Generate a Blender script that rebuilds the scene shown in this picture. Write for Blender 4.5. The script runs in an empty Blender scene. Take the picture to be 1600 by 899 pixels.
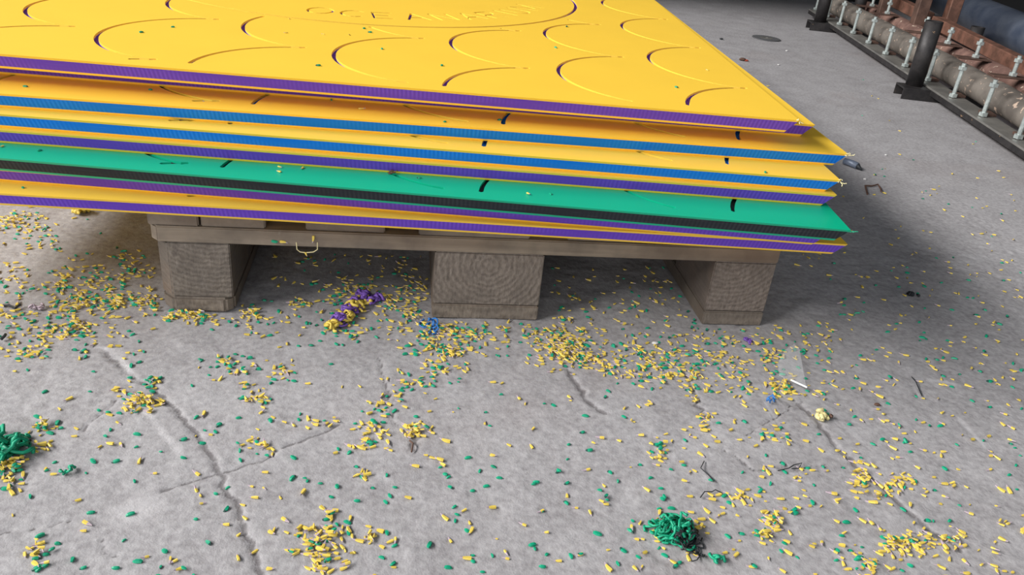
import bpy, bmesh, math, random
import numpy as np
from mathutils import Vector, Matrix
from mathutils.geometry import delaunay_2d_cdt

random.seed(7); rng = np.random.default_rng(7)
S = bpy.context.scene
COL = S.collection

# ------------------------------------------------------------------ camera
CAM = np.array([0.2796, -0.9489, 0.5593]); FPX = 1260.1
CR = np.array([0.98957302, -0.1099869, 0.09299524])
CU = np.array([-0.02967789, 0.47609628, 0.87889223])
CF = np.array([0.14094132, 0.87248794, -0.46786786])
cam = bpy.data.objects.new('camera', bpy.data.cameras.new('camera')); COL.objects.link(cam)
cam.data.sensor_width = 36; cam.data.lens = 36 * FPX / 1600; cam.data.clip_start = 0.02
m = Matrix.Identity(4)
for i in range(3):
    m[i][0] = CR[i]; m[i][1] = CU[i]; m[i][2] = -CF[i]; m[i][3] = CAM[i]
cam.matrix_world = m
S.camera = cam

# ------------------------------------------------------------------ light
W = bpy.data.worlds.new('overcast'); S.world = W; W.use_nodes = True
bg = W.node_tree.nodes['Background']
bg.inputs[0].default_value = (0.86, 0.93, 1.0, 1); bg.inputs[1].default_value = 0.42
az, el, dist = math.radians(4), math.radians(33), 12.0
kd = Vector((-math.cos(az) * math.cos(el), -math.sin(az) * math.cos(el), math.sin(el)))
kl = bpy.data.lights.new('daylight_from_skylight', 'AREA'); kl.shape = 'RECTANGLE'; kl.size = 13.0; kl.size_y = 2.0  # broad strip of skylight on the left, running front to back
kl.energy = 2700; kl.color = (1.0, 0.985, 0.96)
ko = bpy.data.objects.new('daylight_from_skylight', kl); COL.objects.link(ko)
ko.location = Vector((0.6, 0.2, 0.1)) + kd * dist
ko.rotation_euler = kd.to_track_quat('Z', 'Y').to_euler()
gl = bpy.data.lights.new('daylight_from_gate', 'AREA'); gl.shape = 'RECTANGLE'; gl.size = 4.5; gl.size_y = 2.6
gl.energy = 110; gl.color = (1.0, 0.99, 0.98)
go = bpy.data.objects.new('daylight_from_gate', gl); COL.objects.link(go)
go.location = (-1.2, -6.5, 1.5); go.rotation_euler = (Vector((-1.2, -6.5, 1.5)) - Vector((.4, 0, .2))).to_track_quat('Z', 'Y').to_euler()
S.view_settings.view_transform = 'Standard'; S.view_settings.look = 'None'
S.view_settings.exposure = 0.17; S.view_settings.gamma = 1.0
try: S.view_settings.use_curve_mapping = False
except Exception: pass

# ------------------------------------------------------------------ helpers
def ray(px, py): return CF + CR * (px - 800) / FPX - CU * (py - 449.5) / FPX
def at(px, py, z=0.0):
    d = ray(px, py); return CAM + d * ((z - CAM[2]) / d[2])

def lin(h):
    c = [int(h[i:i + 2], 16) / 255 for i in (0, 2, 4)]
    return tuple((x / 12.92 if x <= .04045 else ((x + .055) / 1.055) ** 2.4) for x in c) + (1,)

class NT:
    def __init__(s, name):
        s.m = bpy.data.materials.new(name); s.m.use_nodes = True; s.t = s.m.node_tree
        s.b = s.t.nodes['Principled BSDF']
    def n(s, ty, ins=None, **kw):
        nd = s.t.nodes.new(ty)
        for k, v in kw.items(): setattr(nd, k, v)
        for k, v in (ins or {}).items():
            if isinstance(v, bpy.types.NodeSocket): s.t.links.new(v, nd.inputs[k])
            else: nd.inputs[k].default_value = v
        return nd
    def set(s, k, v):
        if isinstance(v, bpy.types.NodeSocket): s.t.links.new(v, s.b.inputs[k])
        else: s.b.inputs[k].default_value = v
    def coord(s, k='Object'): return s.n('ShaderNodeTexCoord').outputs[k]
    def noise(s, vec, scale, detail=4, rough=.55, dist=0):
        return s.n('ShaderNodeTexNoise', {'Vector': vec, 'Scale': scale, 'Detail': detail, 'Roughness': rough, 'Distortion': dist}).outputs['Fac']
    def map(s, vec, scale=(1, 1, 1), loc=(0, 0, 0), rot=(0, 0, 0)):
        return s.n('ShaderNodeMapping', {'Vector': vec, 'Scale': scale, 'Location': loc, 'Rotation': rot}).outputs[0]
    def ramp(s, fac, stops):
        nd = s.n('ShaderNodeValToRGB', {'Fac': fac}); e = nd.color_ramp.elements
        while len(e) < len(stops): e.new(.5)
        for x, (p, c) in zip(e, stops): x.position = p; x.color = c if len(c) == 4 else tuple(c) + (1,)
        return nd.outputs['Color']
    def mix(s, f, a, b, mode='MIX'):
        nd = s.n('ShaderNodeMix', data_type='RGBA', blend_type=mode)
        for k, v in ((0, f), (6, a), (7, b)):
            if isinstance(v, bpy.types.NodeSocket): s.t.links.new(v, nd.inputs[k])
            else: nd.inputs[k].default_value = v
        return nd.outputs[2]
    def math(s, op, a, b=0.0):
        nd = s.n('ShaderNodeMath', {0: a, 1: b}, operation=op); return nd.outputs[0]
    def bump(s, h, strength=.3, dist=.001):
        s.set('Normal', s.n('ShaderNodeBump', {'Height': h, 'Strength': strength, 'Distance': dist}).outputs[0])

BW = lambda v: (v, v, v, 1)

def plastic(name, hexc, rough=.5, saw=False, grain=True):
    t = NT(name); c = lin(hexc); v = t.coord()
    n1 = t.noise(v, 9, 3); dark = tuple(x * .90 for x in c[:3]) + (1,)
    col = t.mix(n1, dark, c)
    h = t.noise(v, 900, 2)
    if saw:
        # fine tooth marks left by the saw across the cut edge
        mk = t.n('ShaderNodeTexWave', {'Vector': t.map(v, (1, 0.0, 0.0)), 'Scale': 62, 'Distortion': .5, 'Detail': 2, 'Detail Scale': 1.0}, bands_direction='X').outputs['Fac']
        patch = t.ramp(t.noise(t.map(v, (3, 3, 20)), 1.6, 2), [(.40, BW(0)), (.62, BW(1))])
        light = t.mix(.45, c, (min(1, c[0] * 1.5 + .03), min(1, c[1] * 1.5 + .03), min(1, c[2] * 1.35 + .03), 1))
        f = t.math('MULTIPLY', mk, patch)
        col = t.mix(t.math('MULTIPLY', f, .8), col, light)
        sc = t.ramp(t.noise(t.map(v, (4, 4, 420)), 2.2, 3), [(.66, BW(0)), (.74, BW(.28))])
        col = t.mix(sc, col, (.65, .62, .72, 1))
        h = f
    t.set('Base Color', col); t.set('Roughness', .72 if saw else rough)
    if saw: t.set('Specular IOR Level', .22)
    t.bump(h, .25 if not saw else .35, .0006)
    return t.m

M = {}
M['yellow'] = plastic('yellow_plastic', 'FFD044', .48)
M['green'] = plastic('green_plastic', '00AE84', .42)
M['purple'] = plastic('purple_plastic', '6A45C0', .5, saw=True)
M['blue'] = plastic('blue_plastic', '0078EA', .45, saw=True)
M['black'] = plastic('black_plastic', '282D33', .5, saw=True)
M['yellow_chip'] = plastic('yellow_shaving', 'E2C658', .5)
M['pale_chip'] = plastic('pale_shaving', 'E4D8A6', .5)
M['tail'] = plastic('shaving_tail', 'B5A3AC', .5)
M['green_chip'] = plastic('green_shaving', '0A9A74', .5)
M['green_dark'] = plastic('green_shaving_end', '1E4A42', .5)
M['purple_chip'] = plastic('purple_shaving', '7A55B0', .5)
M['blue_chip'] = plastic('blue_shaving', '2E74BE', .5)
M['black_chip'] = plastic('black_shaving', '23262A', .6)
M['white_chip'] = plastic('white_scrap', 'D8D6D4', .6)
M['brown_chip'] = plastic('brown_scrap', '5A4034', .7)
M['red_chip'] = plastic('red_scrap', 'A8452E', .6)
M['cream_chip'] = plastic('cream_scrap', 'D6C98F', .6)

def concrete():
    t = NT('concrete_floor'); v = t.coord()
    n1 = t.noise(v, 2.2, 5, .6); n2 = t.noise(v, 14, 6, .62); n3 = t.noise(v, 130, 4, .6); n4 = t.noise(v, 520, 2, .6)
    col = t.ramp(n1, [(.30, lin('8E898D')), (.52, lin('9C989C')), (.75, lin('A9A6AA'))])
    col = t.mix(.55, col, t.ramp(n2, [(.28, lin('7E797A')), (.5, lin('989596')), (.72, lin('ABA9AA'))]))
    col = t.mix(.42, col, t.ramp(n3, [(.28, lin('6A6566')), (.5, lin('9C999A')), (.75, lin('C0BEBE'))]))
    pit = t.ramp(t.noise(t.map(v, (1, 1.6, 1), (1, 5, 2)), 75, 5, .75, .8), [(.66, BW(0)), (.74, BW(.55))]); col = t.mix(pit, col, lin('625C5C'))
    spk = t.ramp(n4, [(.66, BW(0)), (.74, BW(.5))]); col = t.mix(spk, col, lin('6A6465'))
    # worn pale blooms and short pale scratches
    wp = t.ramp(t.noise(t.map(v, (1, 1, 1), (3, 7, 0)), 5.0, 7, .68), [(.60, BW(0)), (.74, BW(.40))]); col = t.mix(wp, col, lin('C4C3C6'))
    rs = t.ramp(t.noise(t.map(v, (1, 1, 1), (9, 2, 0)), 3.1, 3), [(.58, BW(0)), (.8, BW(.35))]); col = t.mix(rs, col, lin('8A7C78'))
    sc = t.ramp(t.noise(t.map(v, (60, 3, 1), (0, 0, 0), (0, 0, .5)), 1.3, 3, .6), [(.69, BW(0)), (.76, BW(.22))]); col = t.mix(sc, col, lin('C6C5C8'))
    cr = t.n('ShaderNodeAttribute', attribute_name='crack').outputs['Fac']
    rag = t.noise(v, 230, 4, .7); cr = t.ramp(t.math('MULTIPLY', cr, t.math('ADD', rag, .25)), [(.24, BW(0)), (.50, BW(1))])
    sf = t.n('ShaderNodeAttribute', attribute_name='scuff').outputs['Fac']
    col = t.mix(t.math('MULTIPLY', cr, .62), col, lin('4E4849'))
    col = t.mix(t.math('MULTIPLY', sf, .55), col, lin('C9C6C8'))
    t.set('Base Color', col); t.set('Roughness', t.ramp(n2, [(.3, BW(.62)), (.7, BW(.85))]))
    h = t.math('ADD', t.math('MULTIPLY', n2, 1.0), t.math('ADD', t.math('MULTIPLY', n3, .5), t.math('MULTIPLY', n4, .08)))
    t.bump(h, .45, .0035)
    return t.m
M['floor'] = concrete()

def wood(name, a, b, axis='X', ring=None):
    t = NT(name); v = t.coord()
    inf = t.n('ShaderNodeObjectInfo').outputs['Random']
    off = t.n('ShaderNodeCombineXYZ', {0: t.math('MULTIPLY', inf, 7), 1: t.math('MULTIPLY', inf, 3), 2: inf}).outputs[0]
    vv = t.n('ShaderNodeVectorMath', {0: v, 1: off}, operation='ADD').outputs[0]
    sc = {'X': (5, 75, 75), 'Y': (75, 5, 75)}[axis]
    g = t.noise(t.map(vv, sc), 1.0, 5, .6, .4)
    blot = t.noise(vv, 14, 4, .6)
    col = t.mix(g, lin(a), lin(b))
    col = t.mix(t.ramp(blot, [(.40, BW(0)), (.66, BW(.6))]), col, lin('4C443E'))
    warm = t.ramp(t.noise(t.map(vv, (3, 9, 9)), 1.0, 3), [(.45, BW(0)), (.7, BW(.5))]); col = t.mix(warm, col, lin('7E6450'))
    h = g
    if ring is not None:
        rv = t.map(v, (1, .06, 1), (-ring[0], 0, -ring[1]))
        wv = t.n('ShaderNodeTexWave', {'Vector': rv, 'Scale': ring[2], 'Distortion': 4.5, 'Detail': 3, 'Detail Scale': 2.2, 'Detail Roughness': .6}, wave_type='RINGS', rings_direction='Y').outputs['Fac']
        fine = t.noise(t.map(vv, (240, 20, 90)), 1.0, 4, .7)
        e = t.mix(wv, lin(a), lin(b)); e = t.mix(.55, e, t.ramp(fine, [(.3, lin('4A423C')), (.55, lin(b)), (.8, lin('9C938A'))]))
        e = t.mix(t.ramp(blot, [(.45, BW(0)), (.68, BW(.55))]), e, lin('564E49'))
        nrm = t.n('ShaderNodeSeparateXYZ', {0: t.coord('Normal')}).outputs[1]
        fr = t.ramp(t.math('ABSOLUTE', nrm), [(.80, BW(0)), (.9, BW(1))])
        col = t.mix(fr, col, e)
        h = t.math('ADD', t.math('MULTIPLY', wv, .6), fine)
    pale = t.ramp(t.noise(t.map(vv, (1, 1, 1), (4, 4, 4)), 34, 5, .7), [(.66, BW(0)), (.78, BW(.45))])
    col = t.mix(pale, col, lin('B0A69C'))
    t.set('Base Color', col); t.set('Roughness', .82); t.bump(h, .5, .0012)
    return t.m
M['wood_x'] = wood('weathered_wood_board', '5C4F45', 'A49684')
M['wood_y'] = wood('weathered_wood_plank', '6B5F54', '8E8174', 'Y')
M['end_a'] = wood('block_end_grain_left', '554C45', '776D63', 'Y', (.03, .13, 46))
M['end_b'] = wood('block_end_grain_middle', '5A5049', '7C7168', 'Y', (.0, .06, 40))
M['end_c'] = wood('block_end_grain_right', '5C5149', '7C7068', 'Y', (-.02, .10, 44))
M['skid'] = wood('skid_wood', '62574D', '82766A', 'Y', (.0, .20, 20))

def metal(name, base, second, rough=.5, met=.6, scale=20, paint=None, thr=.6):
    t = NT(name); v = t.coord()
    n = t.noise(v, scale, 6, .65)
    col = t.mix(t.ramp(n, [(.4, BW(0)), (.62, BW(1))]), lin(base), lin(second))
    if paint:
        sp = t.ramp(t.noise(v, 55, 3, .55, .6), [(thr, BW(0)), (thr + .05, BW(1))]); col = t.mix(sp, col, lin(paint))
    t.set('Base Color', col); t.set('Roughness', rough); t.set('Metallic', met); t.bump(n, .3, .002)
    return t.m
M['dark_steel'] = metal('dark_steel', '2E2C2D', '3F3C3C', .5, .5, 25, 'B99472', .70)
M['rust'] = metal('rusty_steel', '5E4236', '80594A', .65, .25, 22)
M['rust_dark'] = metal('brown_rusted_steel', '4E3A32', '6B5146', .7, .3, 18, 'C9B8A4', .73)
M['rust_pipe'] = metal('rusty_pipe', '6B5049', '8A6B60', .7, .2, 20, 'CDBBA8', .66)
M['grey_pipe'] = metal('grey_pipe', '67605A', '857D75', .55, .3, 9, 'C9B19E', .63)
M['zinc'] = metal('zinc_rod', 'A8B0AE', 'C3CBC8', .38, .6, 60)
M['plate'] = metal('grey_plate', '6E6C69', '85827D', .5, .4, 14)
M['big_pipe'] = metal('blue_black_pipe', '505A6E', '6C7484', .40, .15, 6)
M['back'] = metal('near_black_wall', '0B0A0B', '141213', .9, 0, 5)  # near-black colour shared by the hall shell and the added dark blocks

t = NT('clear_film'); t.set('Base Color', (.95, .96, .98, 1)); t.set('Roughness', .12); t.set('Alpha', .12); t.bump(t.noise(t.coord(), 60, 3), .5, .003); M['film'] = t.m
t = NT('film_edge'); t.set('Base Color', (.95, .95, .97, 1)); t.set('Roughness', .25); M['film_edge'] = t.m
t = NT('abrasive'); t.set('Base Color', t.mix(t.noise(t.coord(), 300, 3), lin('3A3A3C'), lin('5A5A5C'))); t.set('Roughness', .9); M['abrasive'] = t.m

def tag(o, label=None, cat=None, group=None, kind=None):
    for k, v in (('label', label), ('category', cat), ('group', group), ('kind', kind)):
        if v: o[k] = v
    return o
def link(name, me, mats=None, parent=None):
    o = bpy.data.objects.new(name, me); COL.objects.link(o)
    if mats is not None:
        for mm in (mats if isinstance(mats, (list, tuple)) else [mats]): me.materials.append(mm)
    if parent: o.parent = parent
    return o
def obj(name, bm, mat, parent=None, loc=None, smooth=False):
    me = bpy.data.meshes.new(name); bm.to_mesh(me); bm.free()
    if smooth:
        for p in me.polygons: p.use_smooth = True
    o = link(name, me, mat, parent)
    if loc is not None: o.location = loc
    return o
def empty(name, loc=(0, 0, 0), rz=0):
    o = bpy.data.objects.new(name, None); COL.objects.link(o); o.location = loc; o.rotation_euler = (0, 0, rz); o.empty_display_size = .05
    return o
def box(lo, hi, bev=0.0, bm=None, seg=1, jitter=0):
    b = bmesh.new()
    mt = Matrix.Translation([(a + c) / 2 for a, c in zip(lo, hi)]) @ Matrix.Diagonal([c - a for a, c in zip(lo, hi)] + [1])
    bmesh.ops.create_cube(b, size=1, matrix=mt)
    if bev: bmesh.ops.bevel(b, geom=b.edges[:], offset=bev, segments=seg, affect='EDGES', profile=.6)
    if bm is None: return b
    me = bpy.data.meshes.new('tmp'); b.to_mesh(me); b.free(); bm.from_mesh(me); bpy.data.meshes.remove(me); return bm
def tube(pts, r, n=12, bm=None, cap=True, closed=False):
    bm = bm or bmesh.new(); pts = [Vector(p) for p in pts]; rings = []
    rr = r if isinstance(r, (list, tuple)) else [r] * len(pts); prev = None
    for i, p in enumerate(pts):
        d = (pts[min(i + 1, len(pts) - 1)] - pts[max(i - 1, 0)]); d = d.normalized() if d.length > 1e-9 else Vector((0, 0, 1))
        a = prev if prev is not None else (Vector((0, 0, 1)) if abs(d.z) < .9 else Vector((1, 0, 0)))
        x = (a - d * a.dot(d)); x = x.normalized() if x.length > 1e-6 else d.orthogonal().normalized()
        y = d.cross(x); prev = x
        rings.append([bm.verts.new(p + (x * math.cos(2 * math.pi * k / n) + y * math.sin(2 * math.pi * k / n)) * rr[i]) for k in range(n)])
    for a, b in zip(rings, rings[1:]):
        for k in range(n): bm.faces.new((a[k], a[(k + 1) % n], b[(k + 1) % n], b[k]))
    if cap: bm.faces.new(rings[0][::-1]); bm.faces.new(rings[-1])
    return bm

# ------------------------------------------------------------------ floor: concrete slab with worn cracks
CRACKS = [  # picture points of each crack, half width in metres
    ([(160, 545), (205, 585), (245, 606), (268, 632), (300, 668), (322, 702), (345, 740), (352, 765), (372, 790), (385, 838), (412, 899), (425, 930)], .0030),
    ([(250, 768), (300, 752), (350, 737), (385, 725), (425, 712), (470, 690), (530, 662)], .0018),
    ([(590, 558), (604, 600), (612, 640), (622, 665)], .0014),
    ([(1240, 625), (1275, 655), (1300, 690), (1335, 726), (1370, 752), (1400, 780), (1440, 815), (1500, 860)], .0034),
    ([(1072, 585), (1092, 625), (1104, 665)], .0026),
    ([(885, 575), (902, 600), (915, 625), (945, 645)], .0036),
    ([(1165, 680), (1195, 662), (1225, 644), (1255, 625)], .0012),
    ([(640, 675), (650, 685), (646, 702)], .0040),
    ([(0, 834), (60, 823), (110, 815)], .0012),
    ([(130, 672), (160, 645), (185, 620)], .0012),
    ([(1130, 700), (1180, 735), (1250, 730), (1290, 725)], .0010),
    ([(1420, 600), (1440, 625)], .0014),
    ([(160, 838), (163, 865), (200, 872)], .0010),
]
SCUFFS = [([(150, 543), (178, 545), (192, 562), (208, 603)], .0035), ([(222, 636), (245, 664), (282, 708)], .003),
          ([(1490, 600), (1470, 596), (1455, 594)], .004), ([(590, 745), (603, 750)], .004), ([(1500, 655), (1540, 700)], .002), ([(205, 800), (225, 790)], .012)]
def densify(pts, amp):
    out = [np.array(pts[0])]
    for a, b in zip(pts, pts[1:]):
        a = np.array(a); b = np.array(b); n = max(2, int(np.linalg.norm(b - a) / .008))
        for k in range(1, n + 1): out.append(a + (b - a) * k / n + rng.normal(0, amp, 2) * (k < n))
    return out
X0, X1, Y0, Y1, ST = -.60, 1.50, -.56, .60, .003
nx, ny = int((X1 - X0) / ST) + 1, int((Y1 - Y0) / ST) + 1
gx, gy = np.meshgrid(np.linspace(X0, X1, nx), np.linspace(Y0, Y1, ny))
def field(lines, amp, soft):
    f = np.zeros_like(gx)
    for pts, hw in lines:
        w2 = densify([at(*q)[:2] for q in pts], amp)
        for i, (a, b) in enumerate(zip(w2, w2[1:])):
            R = hw * soft * (0.55 + 0.9 * abs(math.sin(i * 1.7 + hw * 900)))
            ix = slice(max(0, int((min(a[0], b[0]) - R - X0) / ST)), max(0, int((max(a[0], b[0]) + R - X0) / ST) + 2))
            iy = slice(max(0, int((min(a[1], b[1]) - R - Y0) / ST)), max(0, int((max(a[1], b[1]) + R - Y0) / ST) + 2))
            px, py = gx[iy, ix], gy[iy, ix]
            if px.size == 0: continue
            ab = b - a; tt = np.clip(((px - a[0]) * ab[0] + (py - a[1]) * ab[1]) / (ab @ ab + 1e-12), 0, 1)
            d = np.hypot(px - a[0] - tt * ab[0], py - a[1] - tt * ab[1])
            f[iy, ix] = np.maximum(f[iy, ix], np.clip(1 - d / R, 0, 1))
    return f
crack = field(CRACKS, .0022, 1.25); scuff = field(SCUFFS, .001, 1.6)
edge = np.minimum.reduce([gx - X0, X1 - gx, gy - Y0, Y1 - gy]); fade = np.clip(edge / .05, 0, 1)
def smooth_noise(cells):
    g = rng.normal(0, 1, (int((Y1 - Y0) / cells) + 3, int((X1 - X0) / cells) + 3))
    fx = (gx - X0) / cells; fy = (gy - Y0) / cells; ix = fx.astype(int); iy = fy.astype(int); u = fx - ix; v = fy - iy
    u = u * u * (3 - 2 * u); v = v * v * (3 - 2 * v)
    return (g[iy, ix] * (1 - u) + g[iy, ix + 1] * u) * (1 - v) + (g[iy + 1, ix] * (1 - u) + g[iy + 1, ix + 1] * u) * v
gz = (-.0020 * crack + .0003 * smooth_noise(.012) + .00045 * smooth_noise(.035) - .0006) * fade
verts = np.stack([gx, gy, gz], -1).reshape(-1, 3)
idx = np.arange(nx * ny).reshape(ny, nx)
quads = np.stack([idx[:-1, :-1], idx[:-1, 1:], idx[1:, 1:], idx[1:, :-1]], -1).reshape(-1, 4)
BX0, BX1, BY0, BY1 = -6, 8, -6, 4.9
ov = np.array([(BX0, BY0, 0), (BX1, BY0, 0), (BX1, BY1, 0), (BX0, BY1, 0)])
n0 = len(verts); c = [idx[0, 0], idx[0, -1], idx[-1, -1], idx[-1, 0]]
oq = np.array([(n0, n0 + 1, c[1], c[0]), (n0 + 1, n0 + 2, c[2], c[1]), (n0 + 2, n0 + 3, c[3], c[2]), (n0 + 3, n0, c[0], c[3])])
me = bpy.data.meshes.new('floor'); allv = np.vstack([verts, ov]); allq = np.vstack([quads, oq])
me.vertices.add(len(allv)); me.vertices.foreach_set('co', allv.ravel())
me.loops.add(allq.size); me.loops.foreach_set('vertex_index', allq.ravel().astype(np.int32))
me.polygons.add(len(allq)); me.polygons.foreach_set('loop_start', np.arange(0, allq.size, 4, dtype=np.int32))
me.update(calc_edges=True)
for nm, f in (('crack', crack), ('scuff', scuff)):
    a = me.attributes.new(nm, 'FLOAT', 'POINT'); a.data.foreach_set('value', np.concatenate([f.ravel(), np.zeros(4)]).astype(np.float32))
me.polygons.foreach_set('use_smooth', np.ones(len(allq), bool))
tag(link('floor', me, M['floor']), 'grey worn concrete floor with cracks and scuffs', None, None, 'structure')
def floor_z(x, y):
    i = int(round((x - X0) / ST)); j = int(round((y - Y0) / ST))
    return gz[j, i] if 0 <= i < nx and 0 <= j < ny else 0.0

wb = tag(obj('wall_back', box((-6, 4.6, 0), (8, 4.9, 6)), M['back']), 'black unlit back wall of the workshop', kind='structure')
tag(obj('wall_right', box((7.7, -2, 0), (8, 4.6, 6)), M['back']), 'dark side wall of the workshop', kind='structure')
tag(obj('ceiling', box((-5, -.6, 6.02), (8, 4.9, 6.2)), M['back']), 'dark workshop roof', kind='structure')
tag(obj('added_dark_block_2', box((2.75, 3.8, .002), (7.69, 4.59, .7)), M['back']), 'added dark block standing in for the darkness before the back wall', kind='structure')  # added to cover the lit sliver of floor beyond the large pipe
lg = tag(obj('added_dark_block_1', box((-2, 2.95, .40), (2.20, 4.6, .60)), M['back']), 'added low dark slab that shades the far floor', kind='structure')  # unseen slab added to darken the floor in front of the back wall

# ------------------------------------------------------------------ pallet
pal = tag(empty('wooden_pallet', (0, 0, 0)), 'weathered grey-brown wooden pallet carrying the stack of coloured plastic sheets', 'pallet')
PL = 1.2
def prism(outline, z0, z1, bev=.0015):
    bm = bmesh.new(); vs = [bm.verts.new((x, y, z0)) for x, y in outline]; f = bm.faces.new(vs)
    r = bmesh.ops.extrude_face_region(bm, geom=[f]); bmesh.ops.translate(bm, verts=[e for e in r['geom'] if isinstance(e, bmesh.types.BMVert)], vec=(0, 0, z1 - z0))
    bmesh.ops.recalc_face_normals(bm, faces=bm.faces[:])
    if bev: bmesh.ops.bevel(bm, geom=bm.edges[:], offset=bev, segments=2, affect='EDGES')
    return bm
def place(name, outline, z0, z1, mat, bev=.0015):
    cx = sum(x for x, _ in outline) / len(outline); cy = sum(y for _, y in outline) / len(outline)
    o = obj(name, prism([(x - cx, y - cy) for x, y in outline], 0, z1 - z0, bev), mat, pal, (cx, cy, z0)); return o
XS = [(-.022, .069), (.3275, .4725), (.7106, .7995)]
def rect(x0, x1, y0, y1, cl=0, cr=0):
    o = []
    o += [(x0 + cl, y0), ] if cl else [(x0, y0)]
    o += [(x1 - cr, y0), (x1, y0 + cr)] if cr else [(x1, y0)]
    o += [(x1, y1), (x0, y1)]
    if cl: o += [(x0, y0 + cl)]
    return o
for i, (x0, x1) in enumerate(XS):
    cl = .016 if i == 0 else 0; cr = .010 if i < 1 else 0
    place('skid_board', rect(x0, x1, 0, PL, cl, cr), 0.0, .0215, M['skid'], .003 if i == 0 else .0015)
    for k, y in enumerate((0, .5275, 1.055)):
        e = (M['end_a'], M['end_b'], M['end_c'])[i]
        place('block', rect(x0, x1, y + .0012, y + .145, cl if k == 0 else 0, 0), .022, .0995, e, .0015)
for k, y in enumerate((0, .5275, 1.055)):
    place('stringer_board', rect(-.026, .800, y, y + .145, .010 if k == 0 else 0), .100, .1215, M['wood_x'])
for j, (x0, x1) in enumerate(((-.026, .034), (.0365, .114), (.163, .262), (.305, .45), (.50, .60), (.655, .80))):
    place('deck_board', rect(x0, x1, .0015 + .001 * (j % 3), PL), .122, .1435, M['wood_y'])

# ------------------------------------------------------------------ plastic sheets
TH, BV, SK, GD = .0198, .0115, .0030, .0050      # thickness, undercut of the sawn edge, skin, groove depth
SX, SY = 1.27, 1.60
def ribbon(pts, hw):
    P = [np.array(p, float) for p in pts]; L = []; R = []
    for i, p in enumerate(P):
        d = P[min(i + 1, len(P) - 1)] - P[max(i - 1, 0)]; d = d / (np.linalg.norm(d) + 1e-12); n = np.array([-d[1], d[0]])
        L.append(p + n * hw); R.append(p - n * hw)
    d0 = P[0] - P[1]; d0 /= np.linalg.norm(d0); d1 = P[-1] - P[-2]; d1 /= np.linalg.norm(d1)
    return ([P[0] + d0 * hw * .8] + R + [P[-1] + d1 * hw * .8] + L[::-1])
CC, CRAD = np.array([-.636, .799]), .4348
grooves = []
HW = .0029
for i in range(0, 9):
    for j in range(-1, 6):
        c0 = np.array([.003 - .1548 * i, .0133 + .004 * i + (.1355 if i % 2 else 0) + .2715 * j]); r = .1405
        run = []
        for a in np.radians(np.arange(101, 261, 6)):
            q = c0 + r * np.array([math.cos(a), math.sin(a)])
            ok = (-SX + .03 < q[0] < -.022) and (.023 < q[1] < SY - .03) and np.linalg.norm(q - CC) > CRAD + .010
            if ok: run.append(q)
            if (not ok or a > math.radians(256)) and run:
                if len(run) > 2: grooves.append(ribbon(run, HW))
                run = []
for h in (0, 1):
    grooves.append(ribbon([CC + CRAD * np.array([math.cos(a), math.sin(a)]) for a in np.linspace(h * math.pi - 1.0, h * math.pi + math.pi - 1.0 + .02, 46)], HW * 1.1))
arc = lambda cx, cy, rx, ry, a0, a1, n=9: [(cx + rx * math.cos(math.radians(a)), cy + ry * math.sin(math.radians(a))) for a in np.linspace(a0, a1, n)]
GLY = {'O': [arc(.38, .5, .38, .5, 95, 272, 9), arc(.38, .5, .38, .5, 268, 455, 9)], 'C': [arc(.42, .5, .40, .5, 50, 310, 11)],
       'E': [[(.02, 0), (.02, 1)], [(.02, .97), (.6, .97)], [(.02, .5), (.5, .5)], [(.02, .03), (.6, .03)]],
       'A': [[(0, 0), (.36, 1)], [(.36, 1), (.72, 0)], [(.14, .34), (.58, .34)]],
       'N': [[(.02, 0), (.02, 1)], [(.02, 1), (.64, 0)], [(.64, 0), (.64, 1)]],
       'R': [[(.02, 0), (.02, 1)], [(.02, .97), (.32, .97)] + arc(.32, .735, .26, .235, 90, -90, 6) + [(.02, .5)], [(.3, .5), (.62, 0)]],
       'I': [[(.1, 0), (.1, 1)]], 'U': [[(.02, 1), (.02, .33)] + arc(.32, .33, .3, .33, 190, 350, 7) + [(.62, 1)]],
       'M': [[(.02, 0), (.02, 1)], [(.02, 1), (.4, .2)], [(.4, .2), (.78, 1)], [(.78, 1), (.78, 0)]]}
def lettering(word, a0, rb, hh, adv):
    a = math.radians(a0)
    for ch in word:
        wd = {'I': .2, 'M': .8}.get(ch, .68) * hh
        am = a + wd / 2 / rb; rad = np.array([math.cos(am), math.sin(am)]); tg = np.array([-rad[1], rad[0]])
        for st in GLY[ch]:
            grooves.append(ribbon([CC + rad * (rb - y * hh) + tg * (x * hh - wd / 2) for x, y in st], .0023))
        a += (wd + adv) / rb
lettering('OCEANARIUM', -99, .374, .054, .0215)

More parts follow.
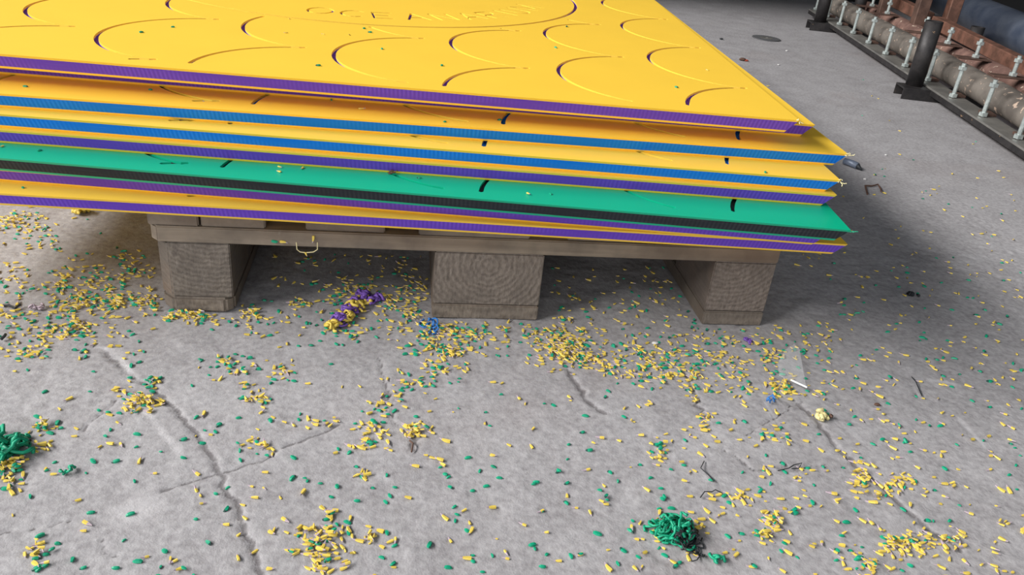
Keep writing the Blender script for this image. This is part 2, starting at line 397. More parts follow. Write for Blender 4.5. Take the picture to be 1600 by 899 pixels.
def sheet_meshes():
    vs = []; fs = []
    def ring(ins): return [(-SX + ins, ins), (-ins, ins), (-ins, SY - ins), (-SX + ins, SY - ins)]
    def addp(poly):
        b = len(vs); vs.extend([Vector((float(x), float(y))) for x, y in poly]); fs.append(list(range(b, b + len(poly))))
    addp(ring(0))
    for g in grooves: addp(g)
    cv, ce, cf, ov, oe, of = delaunay_2d_cdt(vs, [], fs, 0, 1e-5, True)
    isg = [any(k > 0 for k in o) for o in of]; inside = [len(o) > 0 for o in of]
    def side(vl, fl, z0, z1):
        i0 = BV * (-z0 / TH); i1 = BV * (-z1 / TH); a = ring(i0); b = ring(i1); s = len(vl)
        vl.extend([(x, y, z0) for x, y in a] + [(x, y, z1) for x, y in b])
        for k in range(4): fl.append((s + (k + 1) % 4, s + k, s + 4 + k, s + 4 + (k + 1) % 4))
        return s + 4
    edges = {}
    for fi, f in enumerate(cf):
        if not inside[fi]: continue
        for k in range(3):
            e = (f[k], f[(k + 1) % 3]); edges.setdefault(tuple(sorted(e)), []).append((fi, e))
    bound = []
    for e, l in edges.items():
        if len(l) == 2 and isg[l[0][0]] != isg[l[1][0]]:
            bound.append(l[0][1] if not isg[l[0][0]] else l[1][1])     # directed as in the face outside the groove
    P = [(v.x, v.y) for v in cv]
    def layer(z_top, z_bot, faces_top, floor_faces):
        vl, fl = [], []; mp = {}
        def vid(i, z):
            if (i, z) not in mp: mp[(i, z)] = len(vl); vl.append((P[i][0], P[i][1], z))
            return mp[(i, z)]
        for fi, f in enumerate(cf):
            if inside[fi] and not isg[fi] and faces_top: fl.append(tuple(vid(i, z_top) for i in f))
            if inside[fi] and isg[fi] and floor_faces: fl.append(tuple(vid(i, z_bot) for i in f))
        for a, b in bound: fl.append((vid(b, z_top), vid(a, z_top), vid(a, z_bot), vid(b, z_bot)))
        return vl, fl
    out = []
    vl, fl = layer(0.0, -SK, True, False); side(vl, fl, 0, -SK); out.append(('top_skin', vl, fl))
    vl, fl = layer(-SK, -GD, False, True); side(vl, fl, -SK, -TH + SK); out.append(('core', vl, fl))
    vl, fl = [], []; s = side(vl, fl, -TH + SK, -TH); fl.append((s + 3, s + 2, s + 1, s)); out.append(('bottom_skin', vl, fl))
    res = []
    for nm, vl, fl in out:
        me = bpy.data.meshes.new(nm); me.from_pydata(vl, [], fl); me.update(); me.materials.append(None); res.append((nm, me))
    return res
SM = sheet_meshes()
def solid(name, me, mat, parent):
    o = bpy.data.objects.new(name, me); COL.objects.link(o); o.parent = parent
    o.material_slots[0].link = 'OBJECT'; o.material_slots[0].material = mat; return o
SHEETS = [  # level from the bottom, corner (front right, top edge), yaw, skin, core, label
    (8, (.7737, -.0057), -4.23, 'yellow', 'purple', 'topmost yellow sheet of the stack, engraved with fish-scale arcs, a ring and lettering'),
    (7, (.8258, .0500), -3.5, 'yellow', 'purple', 'second sheet from the top, set back in the shadow under the engraved top sheet'),
    (6, (.8514, -.0062), -2.63, 'yellow', 'blue', 'upper of the two blue-edged yellow sheets, third from the top'),
    (5, (.8241, -.0517), -4.49, 'yellow', 'blue', 'lower of the two blue-edged yellow sheets, fourth from the top'),
    (4, (.8254, -.0508), -4.52, 'yellow', 'purple', 'purple-edged sheet lying directly on the green sheet, its yellow face hidden'),
    (3, (.818, -.1147), -6.01, 'green', 'black', 'green plastic sheet with a black edge near the bottom of the stack'),
    (2, (.8085, -.0850), -5.3, 'yellow', 'purple', 'purple-edged sheet tucked directly beneath the green sheet, its yellow face hidden'),
    (1, (.8504, -.0671), -2.71, 'yellow', 'purple', 'bottom yellow sheet with a bright purple edge lying on the wooden pallet')]
SHZ = {}
for k, c, yaw, sk, co, lab in SHEETS:
    z = .1438 + k * .02; SHZ[k] = z
    r = tag(empty('plastic_sheet', (c[0], c[1], z), math.radians(yaw)), lab, 'plastic sheet', 'sandwich plastic sheets stacked on the pallet')
    for (nm, me), mt in zip(SM, (sk, co, sk)): solid(nm, me, M[mt], r)
    if k in (8, 6, 5, 3):   # wispy burr hanging at the sawn corner
        bm = bmesh.new()
        for q in range(4):
            p = Vector((-.004 * (q % 2), .001 * q, -.002)); pts = [p]
            for s in range(5): p = p + Vector((random.uniform(-.001, .0024), random.uniform(-.002, .001), random.uniform(-.001, .0015))); pts.append(p)
            tube(pts, .0005, 4, bm)
        obj('burr', bm, M['pale_chip'] if sk == 'yellow' else M['green_chip'], r)

# ------------------------------------------------------------------ pipe jig on the right
RT = math.radians(78.653); RO = Vector((1.854, 1.455, 0))
jig = tag(empty('pipe_jig', RO, RT), 'welded steel jig holding two long pipes under rows of zinc threaded rods', 'pipe jig')
def J(w, v, z): return (v, -w, z)         # jig space: x runs along the pipes, y to the left of them
def jbox(name, w0, w1, v0, v1, z0, z1, mat, bev=.002): return obj(name, box((v0, -w1, z0), (v1, -w0, z1), bev), mat, jig)
def post(name, w, v, z0, z1, r, mat, par=None):
    bm = bmesh.new(); n = 24; R = []
    for rad, z in ((r, z0), (r, z1), (r - .004, z1), (r - .004, z1 - .06)):
        R.append([bm.verts.new((v + rad * math.cos(2 * math.pi * k / n), -w + rad * math.sin(2 * math.pi * k / n), z)) for k in range(n)])
    for a, b in zip(R, R[1:]):
        for k in range(n): bm.faces.new((a[k], a[(k + 1) % n], b[(k + 1) % n], b[k]))
    bm.faces.new(R[0][::-1]); bm.faces.new(R[-1])
    return obj(name, bm, mat, jig, smooth=True)
for v0 in (-.008, 1.215, -1.22):
    bm = bmesh.new()                              # channel foot, open at its end
    box((v0, -.98, .031), (v0 + .075, .0, .036), 0, bm); box((v0, -.98, 0), (v0 + .005, .0, .0308), 0, bm); box((v0 + .070, -.98, 0), (v0 + .075, .0, .0308), 0, bm)
    obj('foot', bm, M['dark_steel'], jig)
for w, v, z1 in ((.050, .05, .236), (.050, 1.265, .236), (.56, .05 + .0, .16), (.56, .86, .136), (.27, 1.46, .236)):
    post('post', w, v, .0362 if abs(v - .05) < .1 or v == 1.265 else .0, z1, .0265, M['dark_steel'])
jbox('rail', .083, .150, -1.3, 1.62, .0365, .0425, M['plate'], .001)
jbox('rail_lip', .0835, .0875, -1.3, 1.62, .0205, .0364, M['dark_steel'], .0005)
# lower grey pipe, humped between the clamps
vs_ = [(-.32 + .2125 * k) for k in range(-4, 10)]
pts, rr = [], []
for q in np.linspace(-1.3, 1.62, 150):
    ph = ((q + .32) / .2125) % 1.0; pts.append(J(.190, q, .0780)); rr.append(.0395 + .0018 * math.sin(math.pi * ph) ** 2)
obj('lower_pipe', tube(pts, rr, 28), M['grey_pipe'], jig, smooth=True)
obj('rusty_pipe', tube([J(.352, -1.3 + .1 * k, .0735 + .001 * math.sin(k)) for k in range(30)], .036, 24), M['rust_pipe'], jig, smooth=True)
# joggled square beam, butted in two lengths
def square(v0, v1):
    o = jbox('beam', .402, .446, v0, v1, .104, .150, M['rust'], .003)
    for vv in o.data.vertices: vv.co.z += (vv.co.x - .94) * .0172      # the beam sags towards its near end
    return o
square(-1.3, .02); square(.022, .94); square(1.03, 1.60)
jbox('upright', .338, .386, .945, .995, .0365 - .03, .42, M['rust_dark'], .003)
jbox('upright', .458, .506, .935, .985, 0, .42, M['rust'], .003)
jbox('upright', .31, .35, 1.30, 1.34, 0, .42, M['rust_dark'], .003)
def rod(w, v, z0, z1, rr=.0062):
    rd = obj('threaded_rod', tube([J(w, v, z0), J(w, v, z1)], rr, 10), M['zinc'], jig)
    for z in (z0 + .001, z1 - .020):
        bm = bmesh.new(); bmesh.ops.create_cone(bm, cap_ends=True, segments=6, radius1=.0125, radius2=.0125, depth=.010, matrix=Matrix.Translation((v, -w, z + .006)))
        obj('nut', bm, M['zinc'], rd)
    return rd
for v in vs_:
    if -1.2 < v < 1.6:
        rod(.110, v, .0427, .146)
        jbox('clamp_plate', .118, .152, v + .008, v + .050, .0428, .050, M['rust_dark'], .001)
for v in (-.94, -.72, -.50, -.27, -.045, .226, .468, .70, 1.143, 1.36):
    rod(.292, v, .113, .176 if v < .3 else .172)
    bm = box((v - .022, -.336, .1085), (v + .022, -.226, .1135), .001)
    obj('saddle_plate', bm, M['rust_dark'], jig)
bp = tag(empty('large_pipe', (0, 0, 0)), 'large blue-black steel pipe lying behind the pipe jig', 'pipe')
a = RO + Vector((0, 0, 0)); u_ = Vector((math.cos(RT), math.sin(RT), 0)); w_ = Vector((math.sin(RT), -math.cos(RT), 0))
p0 = RO + w_ * .70 - u_ * .4; p1 = RO + w_ * .90 + u_ * 2.25; RB = .076; LIFT = Vector((0, 0, .0365))
p0 = p0 + LIFT; p1 = p1 + LIFT
axis = (p1 - p0).normalized(); sd = Vector((-axis.y, axis.x, 0)); bm = bmesh.new(); rings = []
for p, r in ((p0, RB - .008), (p0, RB), (p0 + axis * .05, RB), (p1, RB), (p1, RB - .008)):
    rings.append([bm.verts.new(p + Vector((0, 0, RB)) + (sd * math.cos(2 * math.pi * k / 40) + Vector((0, 0, 1)) * math.sin(2 * math.pi * k / 40)) * r) for k in range(40)])
inner = [[bm.verts.new(v.co + (axis * .2 if q == 0 else -axis * .2)) for v in rings[q]] for q in (0, 4)]
for A_, B_ in ((inner[0], rings[0]), (rings[0], rings[1]), (rings[1], rings[2]), (rings[2], rings[3]), (rings[3], rings[4]), (rings[4], inner[1])):
    for k in range(40): bm.faces.new((A_[k], A_[(k + 1) % 40], B_[(k + 1) % 40], B_[k]))
bmesh.ops.recalc_face_normals(bm, faces=bm.faces[:])
obj('pipe_wall', bm, M['big_pipe'], bp, smooth=True)
bm = bmesh.new(); q = p0 + axis * .62 + Vector((0, 0, RB)); tube([q - axis * .004, q + axis * .004], RB + .0018, 40, bm)
obj('weld_seam', bm, M['dark_steel'], bp, smooth=True)

# ------------------------------------------------------------------ loose odd items on the floor
def curl(bm, c, R, r, n=16, flat=.6, wild=.4, sides=5):
    p = Vector(c) + Vector((random.uniform(-R, R) * .5, random.uniform(-R, R) * .5, r + random.random() * R * flat)); d = Vector((random.gauss(0, 1), random.gauss(0, 1), random.gauss(0, .4))).normalized()
    ax = Vector((random.gauss(0, 1), random.gauss(0, 1), random.gauss(0, 1))).normalized(); pts = [p.copy()]
    for k in range(n):
        d = (Matrix.Rotation(.55, 3, ax) @ d + Vector((random.gauss(0, 1), random.gauss(0, 1), random.gauss(0, 1))) * wild * .25).normalized()
        p = p + d * R * .32
        off = p - Vector(c)
        if off.length > R: p = Vector(c) + off * (R / off.length); ax = -ax
        p.z = max(p.z, r * 1.05 + c[2]); pts.append(p.copy())
    tube(pts, r, sides, bm)
def clump(name, px, py, R, label, spec):
    g = at(px, py); root = tag(empty(name, (g[0], g[1], 0)), label, 'plastic swarf')
    for pn, mat, nn, rad, rs, off in spec:
        bm = bmesh.new()
        for _ in range(nn): curl(bm, (off[0] + random.gauss(0, R * .25), off[1] + random.gauss(0, R * .25), 0), R * rs * random.uniform(.5, 1.05), rad, 12, .6, .8)
        obj(pn, bm, M[mat], root, smooth=True)
    return root
clump('swarf_tangle', 1056, 838, .022, 'tangled clump of green and black swarf at the bottom right of the floor',
      [('green_strand', 'green_chip', 60, .0013, .85, (-.003, .004)), ('black_strand', 'black_chip', 44, .0008, .85, (.006, -.005))])
clump('swarf_tangle', 4, 708, .024, 'bright green curled swarf clump at the left edge of the picture',
      [('green_strand', 'green_chip', 30, .0020, 1, (0, 0)), ('black_strand', 'black_chip', 6, .001, .8, (0, 0))])
clump('swarf_tangle', 1120, 876, .008, 'small twisted green swarf twig just right of the green and black clump', [('green_strand', 'green_chip', 8, .0014, 1, (0, 0))])
clump('swarf_tangle', 106, 738, .006, 'pale green crumpled flake on the bare concrete at lower left', [('flake', 'green_chip', 5, .0013, 1, (0, 0))])
clump('swarf_tangle', 675, 512, .016, 'blue stringy swarf in front of the middle pallet block', [('blue_strand', 'blue_chip', 9, .0012, 1, (0, 0))])
clump('swarf_tangle', 1281, 652, .007, 'cream lump beside the crack at the right', [('lump', 'cream_chip', 10, .0028, 1, (0, 0)), ('dark_side', 'brown_chip', 4, .002, .8, (.006, -.001))])
clump('swarf_tangle', 1168, 535, .007, 'small purple swarf curl near the right pallet block', [('purple_strand', 'purple_chip', 6, .0012, 1, (0, 0))])
clump('swarf_tangle', 1426, 462, .009, 'small black scrap lying in the shadow right of the stack', [('black_strand', 'black_chip', 8, .0016, 1, (0, 0))])
clump('swarf_tangle', 57, 484, .008, 'pale lilac curl among shavings left of the pallet', [('strand', 'tail', 7, .0013, 1, (0, 0))])
clump('swarf_tangle', 1208, 628, .010, 'little blue strand next to the clear film', [('blue_strand', 'blue_chip', 5, .0009, 1, (0, 0))])
clump('swarf_tangle', 128, 332, .012, 'fat yellow shaving heap right under the lowest sheet at left', [('curl', 'yellow_chip', 14, .003, 1, (0, 0))])
# purple and yellow roll of swarf lying in front of the pallet gap
a = at(520, 516); b = at(572, 468); root = tag(empty('swarf_roll', (a[0], a[1], 0)), 'thick purple and yellow twisted swarf roll between the left and middle pallet blocks', 'plastic swarf')
ax = Vector((b[0] - a[0], b[1] - a[1], 0)); L = ax.length; ax.normalize(); sdv = Vector((-ax.y, ax.x, 0))
for s_, mat, nn, R_, dx in ((.03, 'yellow', 16, .0085, 0), (.20, 'purple', 17, .0095, .001), (.34, 'yellow', 12, .0095, -.001), (.50, 'purple', 16, .0095, .002), (.63, 'yellow', 9, .010, 0),
                          (.72, 'purple', 12, .0095, .003), (.92, 'purple', 14, .0095, -.004), (1.06, 'purple', 9, .008, .008), (1.05, 'purple', 7, .007, -.016), (.85, 'yellow', 8, .011, 0)):
    bm = bmesh.new()
    for _ in range(nn): curl(bm, (0, 0, 0), R_ * 1.3, random.uniform(.0014, .0025), 12, .6, .6)
    o = obj(mat + '_curl', bm, M[mat + '_chip'], root, tuple(ax * L * s_ + sdv * dx + Vector((0, 0, .001))), True)
# clear film shard
q = [at(*c) for c in ((1238, 548), (1246, 556), (1258, 612), (1216, 592), (1213, 575), (1224, 556))]
root = tag(empty('film_shard', (q[0][0], q[0][1], 0)), 'triangular shard of clear plastic film with one bright edge, lying on the shavings', 'plastic film')
bm = bmesh.new(); zz = (.010, .010, .005, .0045, .006, .009)
f = bm.faces.new([bm.verts.new((p[0] - q[0][0], p[1] - q[0][1], z)) for p, z in zip(q, zz)])
if f.normal.z < 0: f.normal_flip()
r = bmesh.ops.extrude_face_region(bm, geom=[f]); bmesh.ops.translate(bm, verts=[e for e in r['geom'] if isinstance(e, bmesh.types.BMVert)], vec=(0, 0, .0008)); bmesh.ops.recalc_face_normals(bm, faces=bm.faces[:])
obj('film', bm, M['film'], root)
e0 = at(1234, 600); e1 = at(1259, 612)
obj('folded_edge', tube([(e0[0] - q[0][0], e0[1] - q[0][1], .006), (e1[0] - q[0][0], e1[1] - q[0][1], .0062)], .0011, 6), M['film_edge'], root)
# cutting disc
g = at(1197, 60.5); root = tag(empty('cutting_disc', (g[0], g[1], 0)), 'dark round cutting disc lying flat on the far concrete', 'cutting disc')
def washer(r0, r1, z0, z1, n=36):
    bm = bmesh.new(); R = [[bm.verts.new((r * math.cos(2 * math.pi * k / n), r * math.sin(2 * math.pi * k / n), z)) for k in range(n)] for r, z in ((r0, z0), (r1, z0), (r1, z1), (r0, z1))]
    for i in range(4):
        for k in range(n): bm.faces.new((R[i][k], R[i][(k + 1) % n], R[(i + 1) % 4][(k + 1) % n], R[(i + 1) % 4][k]))
    bmesh.ops.recalc_face_normals(bm, faces=bm.faces[:]); return bm
obj('grit', washer(.011, .0575, .0005, .0035), M['abrasive'], root); obj('bushing', washer(.008, .011, .0004, .0040), M['plate'], root); obj('paper_label', washer(.013, .026, .0036, .0040), M['plate'], root)
# dark cable end, bent wire
g = at(1318, 257); h = at(1345, 267); root = tag(empty('cable_end', (g[0], g[1], 0)), 'short dark cable end sticking out beyond the right corner of the stack', 'cable')
d = Vector((h[0] - g[0], h[1] - g[1], 0))
obj('sheath', tube([Vector((0, 0, .008)), d * .4 + Vector((0, 0, .009)), d * .75 + Vector((0, 0, .008))], .0078, 12), M['big_pipe'], root, smooth=True)
obj('tip', tube([d * .75 + Vector((0, 0, .008)), d * .9 + Vector((0, 0, .005)), d * 1.05 + Vector((0, 0, .002))], [.0065, .004, .0012], 10), M['black_chip'], root, smooth=True)
def wire(name, label, cat, pxs, r, mat, z=.002):
    P = [at(*c) for c in pxs]; o = P[0]
    ob = obj(name, tube([(p[0] - o[0], p[1] - o[1], z + (.002 if k % 2 else 0)) for k, p in enumerate(P)], r, 6), M[mat], None, (o[0], o[1], 0))
    return tag(ob, label, cat)
wire('bent_wire', 'dark bent wire clip on the concrete right of the stack', 'wire', [(1355, 305), (1351, 293), (1362, 292), (1371, 291), (1376, 297), (1376, 302)], .0018, 'brown_chip')
wire('thread', 'thin black curled thread above the green and black clump', 'thread', [(1094, 779), (1100, 772), (1112, 770), (1117, 769), (1128, 772)], .0006, 'black_chip', .001)
wire('thread', 'fine dark looped thread lying right of the lower middle of the floor', 'thread', [(1215, 737), (1232, 735), (1240, 728), (1252, 727), (1248, 733), (1236, 736)], .0006, 'black_chip', .001)
wire('thread', 'dark thread trailing below the green and black clump', 'thread', [(1080, 879), (1088, 879), (1092, 872), (1100, 871)], .0006, 'black_chip', .001)
wire('thread', 'dark straight thread on the concrete at far right', 'thread', [(1424, 590), (1430, 600), (1440, 620)], .0006, 'black_chip', .001)
wire('thread', 'thin dark thread arching over the floor below the shard', 'thread', [(1100, 722), (1094, 735), (1108, 745), (1114, 755)], .0006, 'black_chip', .001)
wire('twig', 'short dark twig below the shaving heap in the lower middle', 'twig', [(640, 690), (645, 697), (643, 708)], .001, 'brown_chip', .0012)
wire('black_strip', 'small black hooked strip at the left edge among shavings', 'scrap', [(2, 533), (8, 530), (9, 525)], .0018, 'black_chip')
wire('black_strip', 'short black strip lying among shavings left of the pallet', 'scrap', [(6, 479), (14, 481), (24, 484), (33, 480)], .0016, 'black_chip')
def scrap(label, px, py, sz, mat):
    g = at(px, py); bm = bmesh.new(); bmesh.ops.create_icosphere(bm, subdivisions=2, radius=1)
    for v in bm.verts: v.co = Vector((v.co.x * sz * random.uniform(.75, 1.2), v.co.y * sz * .7 * random.uniform(.8, 1.2), v.co.z * sz * .45 * random.uniform(.8, 1.1) + sz * .4))
    return tag(obj('scrap', bm, M[mat], None, (g[0], g[1], floor_z(g[0], g[1]))), label, 'scrap')
scrap('white pebble between the middle and right pallet blocks', 1023, 538, .0045, 'white_chip')
scrap('white crumb on the far concrete below the cutting disc', 1229, 80, .005, 'white_chip')
scrap('white crumb farther left on the concrete near the sheet edge', 1216, 102, .005, 'white_chip')
scrap('dark scrap with a rusty end on the concrete beside the top sheet', 1160, 95, .013, 'brown_chip')
scrap('small red crumb beside the dark scrap near the top sheet', 1166, 96, .008, 'red_chip')
scrap('small dark crumb on the far concrete beyond the top sheet', 1127, 62, .008, 'black_chip')
scrap('pale crumb just above the bent wire', 1351, 281, .004, 'white_chip')
scrap('white crumb at right on the lit concrete', 1384, 243, .0035, 'white_chip')
scrap('brown lump beside the yellow shavings at the crack', 880, 532, .006, 'brown_chip')
scrap('pinkish crumb at right of the film shard', 1370, 634, .004, 'brown_chip')

# ------------------------------------------------------------------ shavings
def chip_mesh(kind, seed):
    r = random.Random(seed); n = 5; vs, fs, mi = [], [], []
    if kind == 'yellow':
        L = r.uniform(.0068, .0102); w0 = r.uniform(.0009, .0016); cv = r.uniform(-.9, .9); hgt = r.uniform(.3, .9)
        for k in range(n):
            s = k / (n - 1); w = w0 * (1.0, 1.12, .95, .6, .16)[k]; t = .0011 * (1, 1, .8, .5, .25)[k]
            a = cv * (s - .4); x = (s - .45) * L * math.cos(a * .5); y = L * .28 * cv * s * s; z = .0004 + L * .22 * hgt * s * s
            vs += [(x, y - w, z), (x, y + w, z), (x, y + w * .7, z + t + .0005), (x, y - w * .7, z + t + .0005)]
        tail = 3 if seed % 4 else 2
    else:
        L = r.uniform(.0052, .0078); w0 = r.uniform(.0012, .0018)
        for k in range(n):
            s = k / (n - 1); w = w0 * (.6, 1.0, 1.08, .95, .45)[k]; t = .0021 * (.75, 1, 1, .9, .5)[k]
            x = (s - .5) * L; y = .0006 * math.sin(s * 3 + seed)
            vs += [(x, y - w, .0002), (x, y + w, .0002), (x, y + w * .75, t), (x, y - w * .75, t)]
        tail = 3 if seed % 3 == 0 else 9
    for k in range(n - 1):
        a, b = 4 * k, 4 * k + 4
        for q in range(4): fs.append((a + q, a + (q + 1) % 4, b + (q + 1) % 4, b + q)); mi.append(1 if k >= tail else 0)
    fs.append((3, 2, 1, 0)); mi.append(0); fs.append((4 * n - 4, 4 * n - 3, 4 * n - 2, 4 * n - 1)); mi.append(1 if tail < 9 else 0)
    return np.array(vs), fs, mi
VAR = {k: [chip_mesh(k, s) for s in range(8)] for k in ('yellow', 'green')}
MATS = {'yellow': ('yellow_chip', 'tail'), 'green': ('green_chip', 'green_dark')}
CM = {}
for k in VAR:
    CM[k] = []
    for vs, fs, mi in VAR[k]:
        me = bpy.data.meshes.new(k + '_shaving'); me.from_pydata([tuple(v) for v in vs], [], fs); me.update()
        for q in MATS[k]: me.materials.append(M[q])
        me.polygons.foreach_set('material_index', mi); CM[k].append(me)
# clusters in picture coordinates: centre, spread, number of yellow, number of green
CL = [(35,344,16,7,34,4),(8,350,10,8,22,3),(60,345,10,6,8,3),(40,365,25,10,12,6),(75,383,20,8,12,5),(15,435,14,12,22,2),(100,430,20,9,20,6),
(130,478,28,11,70,14),(172,470,24,9,45,8),(100,450,34,11,35,12),(225,472,13,7,30,6),(210,420,12,14,14,5),(190,410,20,15,18,8),(155,440,28,10,24,8),
(120,511,12,7,24,4),(60,525,24,7,24,4),(20,496,15,7,20,3),(45,552,12,5,14,2),(110,527,15,6,8,6),(80,512,12,6,8,4),
(236,455,3,22,12,0),(240,480,4,8,8,2),(300,494,26,3,60,10),(392,488,16,6,26,4),(340,505,28,5,8,5),(268,497,6,4,8,7),
(560,452,20,11,46,14),(548,470,32,14,30,14),(528,512,20,9,16,18),(465,475,10,5,14,2),(622,470,20,13,50,6),(656,455,7,12,16,2),(640,492,20,9,30,8),
(690,516,30,7,50,14),(700,545,28,11,60,18),(735,522,55,9,45,16),(665,532,12,7,10,4),(690,577,24,13,26,12),
(880,546,22,12,130,16),(905,561,18,7,36,5),(850,526,28,7,36,8),(960,560,55,13,60,22),(1010,576,38,10,50,14),(1050,551,40,18,45,15),
(1060,586,38,10,40,10),(1120,560,55,18,50,20),(1221,608,10,7,34,6),(1245,560,45,26,30,12),(1205,560,10,20,14,4),
(1345,745,9,13,30,3),(1390,760,28,11,40,5),(1405,850,20,9,44,4),(1450,850,28,7,26,4),(1490,845,9,5,10,1),(1330,870,20,11,14,6),(1355,890,8,8,14,0),
(1208,815,9,9,24,1),(1195,832,14,9,12,6),(1150,780,14,7,14,2),(1100,655,6,11,14,2),(1085,610,5,10,10,3),(1205,682,11,8,12,3),
(1056,832,28,18,44,16),(1030,705,9,14,18,6),(582,680,13,16,36,3),(650,674,11,5,30,1),(635,600,18,11,14,12),(600,640,18,14,12,10),(585,842,14,5,14,0),
(570,745,12,5,8,1),(220,627,15,4,44,2),(240,600,9,5,8,9),(205,640,14,7,10,3),(190,611,9,7,8,1),(15,722,20,10,44,8),(70,670,18,5,18,6),
(60,697,14,7,8,2),(20,746,9,9,12,3),(55,862,11,13,12,2),(498,858,24,19,78,8),(520,822,14,14,16,3),(440,582,14,7,14,6),(380,602,9,14,10,3),
(365,570,22,11,14,14),(405,626,14,8,14,1),(400,692,14,7,12,1),(490,662,28,6,12,2)]
# even scatter: x0, x1, y0, y1, yellow, green
UN = [(0,228,332,560,90,60),(420,660,398,450,60,16),(380,668,450,545,40,34),(860,1100,418,560,130,44),(1100,1300,505,620,90,32),(1300,1600,430,610,95,50),
(1230,1600,300,440,58,18),(1350,1600,190,330,22,8),(1060,1600,600,910,235,80),(530,1060,600,910,75,92),(0,530,560,910,66,88),(660,1060,500,600,30,20),(1040,1400,60,240,10,3)]
pts = {'yellow': [], 'green': []}
def blocked(x, y):
    for x0, x1 in XS:
        if x0 - .006 < x < x1 + .006 and y > -.005: return True
    for cx, cy, r in ((at(1056, 838)[0], at(1056, 838)[1], .018), (at(4, 708)[0], at(4, 708)[1], .016)):
        if math.hypot(x - cx, y - cy) < r: return True
    return False
def drop(kind, px, py):
    if px < -8 or px > 1608 or py > 902: return
    g = at(px, py)
    if not blocked(g[0], g[1]): pts[kind].append((g[0], g[1]))
for cx, cy, sx, sy, ny_, ng_ in CL:
    for kind, n in (('yellow', ny_), ('green', ng_)):
        for _ in range(n): drop(kind, rng.normal(cx, sx), rng.normal(cy, sy))
for x0, x1, y0, y1, ny_, ng_ in UN:
    for kind, n in (('yellow', ny_), ('green', ng_)):
        for _ in range(n):
            f = rng.random() ** (1.0 if y0 > 350 else .6)
            drop(kind, rng.uniform(x0, x1), y0 + (y1 - y0) * f)
cell = {}
REG = [(lambda x, y: math.hypot(x - 1056, (y - 832) * 1.2) < 62, 'close around the green and black clump'),
       (lambda x, y: math.hypot(x - 500, y - 855) < 62, 'in the heap at the bottom edge, left of the middle'),
       (lambda x, y: math.hypot(x - 10, y - 712) < 95, 'beside the green clump at the left edge'),
       (lambda x, y: y > 790 and 1360 < x, 'in the heap at the bottom right corner'),
       (lambda x, y: y > 790 and x > 1120, 'at the bottom edge, right of the green and black clump'),
       (lambda x, y: x > 1290 and y > 690, 'along the wide crack at the lower right'),
       (lambda x, y: x > 1120, 'on the right side of the floor below the film shard'),
       (lambda x, y: x > 700 and y > 760, 'on the bare floor left of the green and black clump'),
       (lambda x, y: x > 700, 'on the bare floor in front of the middle and right blocks'),
       (lambda x, y: x > 420 and y > 760, 'at the bottom edge, left of the middle'),
       (lambda x, y: x > 420, 'on the floor around the small hole left of the middle'),
       (lambda x, y: y > 760, 'at the bottom left corner of the floor'),
       (lambda x, y: True, 'by the long crack at the left')]
LOOK = {'yellow': 'loose yellow plastic shaving ', 'green': 'loose green plastic shaving '}
def picture(x, y):
    d = np.array([x, y, 0]) - CAM; z = d @ CF; return 800 + FPX * (d @ CR) / z, 449.5 - FPX * (d @ CU) / z
order = sorted([((x - CAM[0]) * CF[0] + (y - CAM[1]) * CF[1], k, x, y) for k in pts for x, y in pts[k]])
single = {'yellow': 0, 'green': 0}; mass = {'yellow': ([], [], []), 'green': ([], [], [])}
nv = {'yellow': 0, 'green': 0}
for dep, k, x, y in order:
    key = (int(x / .006), int(y / .006)); lv = cell.get(key, 0); cell[key] = lv + 1
    z = floor_z(x, y) + .0016 * min(lv, 4) - .0001
    rz = rng.uniform(0, 2 * math.pi) if rng.random() < .5 else rng.normal(2.9, .5)
    ty = rng.normal(0, .10) - (.05 if lv else 0); tx = rng.normal(0, .25 if lv else .12); sc = float(np.clip(rng.normal(.88, .16), .55, 1.4)); v = int(rng.integers(8))
    if single[k] < 300:
        o = bpy.data.objects.new(k + '_shaving', CM[k][v]); COL.objects.link(o)
        o.location = (x, y, z + .0003); o.rotation_euler = (tx, ty, rz); o.scale = (sc, sc, sc)
        where = next(t_ for f_, t_ in REG if f_(*picture(x, y)))
        tag(o, LOOK[k] + where, 'shaving', k + ' shavings ' + where); single[k] += 1
    else:
        R = np.array(Matrix.Rotation(rz, 3, 'Z') @ Matrix.Rotation(ty, 3, 'Y') @ Matrix.Rotation(tx, 3, 'X'))
        vs, fs, mi = VAR[k][v]; mass[k][0].append(vs @ R.T * sc + np.array([x, y, z + .0003])); mass[k][1].extend([tuple(q + nv[k] for q in f) for f in fs]); mass[k][2].extend(mi); nv[k] += len(vs)
for k in ('yellow', 'green'):
    me = bpy.data.meshes.new(k + '_shavings'); me.from_pydata(np.vstack(mass[k][0]).tolist(), [], mass[k][1]); me.update()
    for q in MATS[k]: me.materials.append(M[q])
    me.polygons.foreach_set('material_index', mass[k][2])
    tag(link(k + '_shavings', me), f'countless smaller {k} shavings strewn around and under the pallet farther back', 'shavings', None, 'stuff')
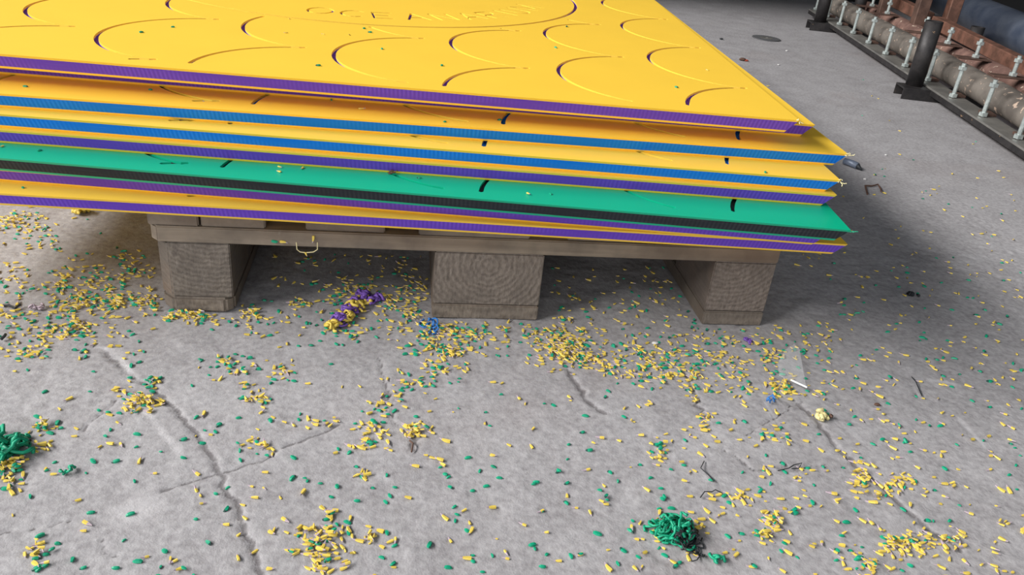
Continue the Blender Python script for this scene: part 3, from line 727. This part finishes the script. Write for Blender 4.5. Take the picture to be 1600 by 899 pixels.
# single shavings that landed on the sheets and on the pallet
def sheet_chip(k, px, py, z, lab, grp, sc=.9):
    g = at(px, py, z); o = bpy.data.objects.new(k + '_shaving', CM[k][random.randrange(8)]); COL.objects.link(o)
    o.location = (g[0], g[1], z + .0002); o.rotation_euler = (0, 0, random.uniform(0, 6.28)); o.scale = (sc,) * 3
    tag(o, lab, 'shaving', grp)
for px, py in ((578, 51), (597, 77), (497, 103), (690, 103), (885, 42), (868, 75), (1057, 137), (270, 43), (221, 51), (569, 45)):
    sheet_chip('green', px, py, SHZ[8], 'small green shaving lying on the yellow engraved top sheet', 'green shavings on the top sheet')
for px, py in ((505, 54), (452, 30), (447, 52), (545, 55), (1105, 110)):
    sheet_chip('yellow', px, py, SHZ[8], 'yellow shaving lying on the engraved top sheet', 'yellow shavings on the top sheet', .6)
for px, py in ((40, 136), (235, 141), (518, 157), (695, 191), (780, 188)):
    sheet_chip('green', px, py, SHZ[6], 'green shaving on the upper blue-edged yellow sheet', 'green shavings on the upper blue-edged sheet', .8)
sheet_chip('yellow', 565, 171, SHZ[6], 'single yellow shaving on the upper blue-edged yellow sheet', None)
sheet_chip('green', 1196, 270, SHZ[5], 'single green shaving on the lower blue-edged yellow sheet', None, .8)
for px, py in ((437, 262), (436, 269), (473, 264), (825, 304), (3, 230)):
    sheet_chip('yellow', px, py, SHZ[3], 'yellow shaving lying on the green sheet', 'yellow shavings on the green sheet', .8)
for px, py in ((655, 279), (860, 304), (62, 236)):
    sheet_chip('green', px, py, SHZ[3], 'green shaving lying on the green sheet', 'green shavings on the green sheet', .8)
for px, py in ((36, 294), (500, 321)):
    sheet_chip('green', px, py, SHZ[1], 'green shaving in the shadow on the bottom yellow sheet', 'green shavings on the bottom sheet', .8)
g = at(615, 272, SHZ[3]); bm = bmesh.new()
for _ in range(5): curl(bm, (0, 0, 0), .006, .0008, 8)
tag(obj('scrap', bm, M['brown_chip'], None, (g[0], g[1], SHZ[3])), 'brown fibrous scrap on the green sheet', 'scrap')
def front(px, py, y=-.002):
    d = ray(px, py); return CAM + d * ((y - CAM[1]) / d[1])
for k, px, py, lab in (('green', 429, 378, 'green shaving stuck to the lower edge of the pallet board'), ('yellow', 443, 378, 'yellow shaving stuck to the pallet board next to the green one'), ('yellow', 490, 374, 'lone yellow shaving stuck upright on the pallet board')):
    g = front(px, py); o = bpy.data.objects.new(k + '_shaving', CM[k][2]); COL.objects.link(o); o.location = (g[0], -.0005, g[2]); o.rotation_euler = (1.57, random.uniform(-.3, .3) + (1.4 if px == 490 else 0), 0); tag(o, lab, 'shaving')
P = [front(*q, -.0035) for q in ((463, 379), (464, 390), (469, 394), (478, 395), (490, 394), (496, 390), (496, 379))]
root = tag(empty('hanging_thread', (P[0][0], P[0][1], P[0][2])), 'thin yellow-green thread looped from the pallet board with a shaving caught in it', 'thread')
o0 = Vector(P[0])
obj('strand', tube([Vector(p) - o0 for p in P], .0006, 5), M['pale_chip'], root)
g = front(478, 397, -.0035); o = bpy.data.objects.new('caught_shaving', CM['yellow'][1]); COL.objects.link(o); o.parent = root; o.location = Vector(g) - o0; o.rotation_euler = (1.57, 1.3, 0); o.scale = (.8,) * 3
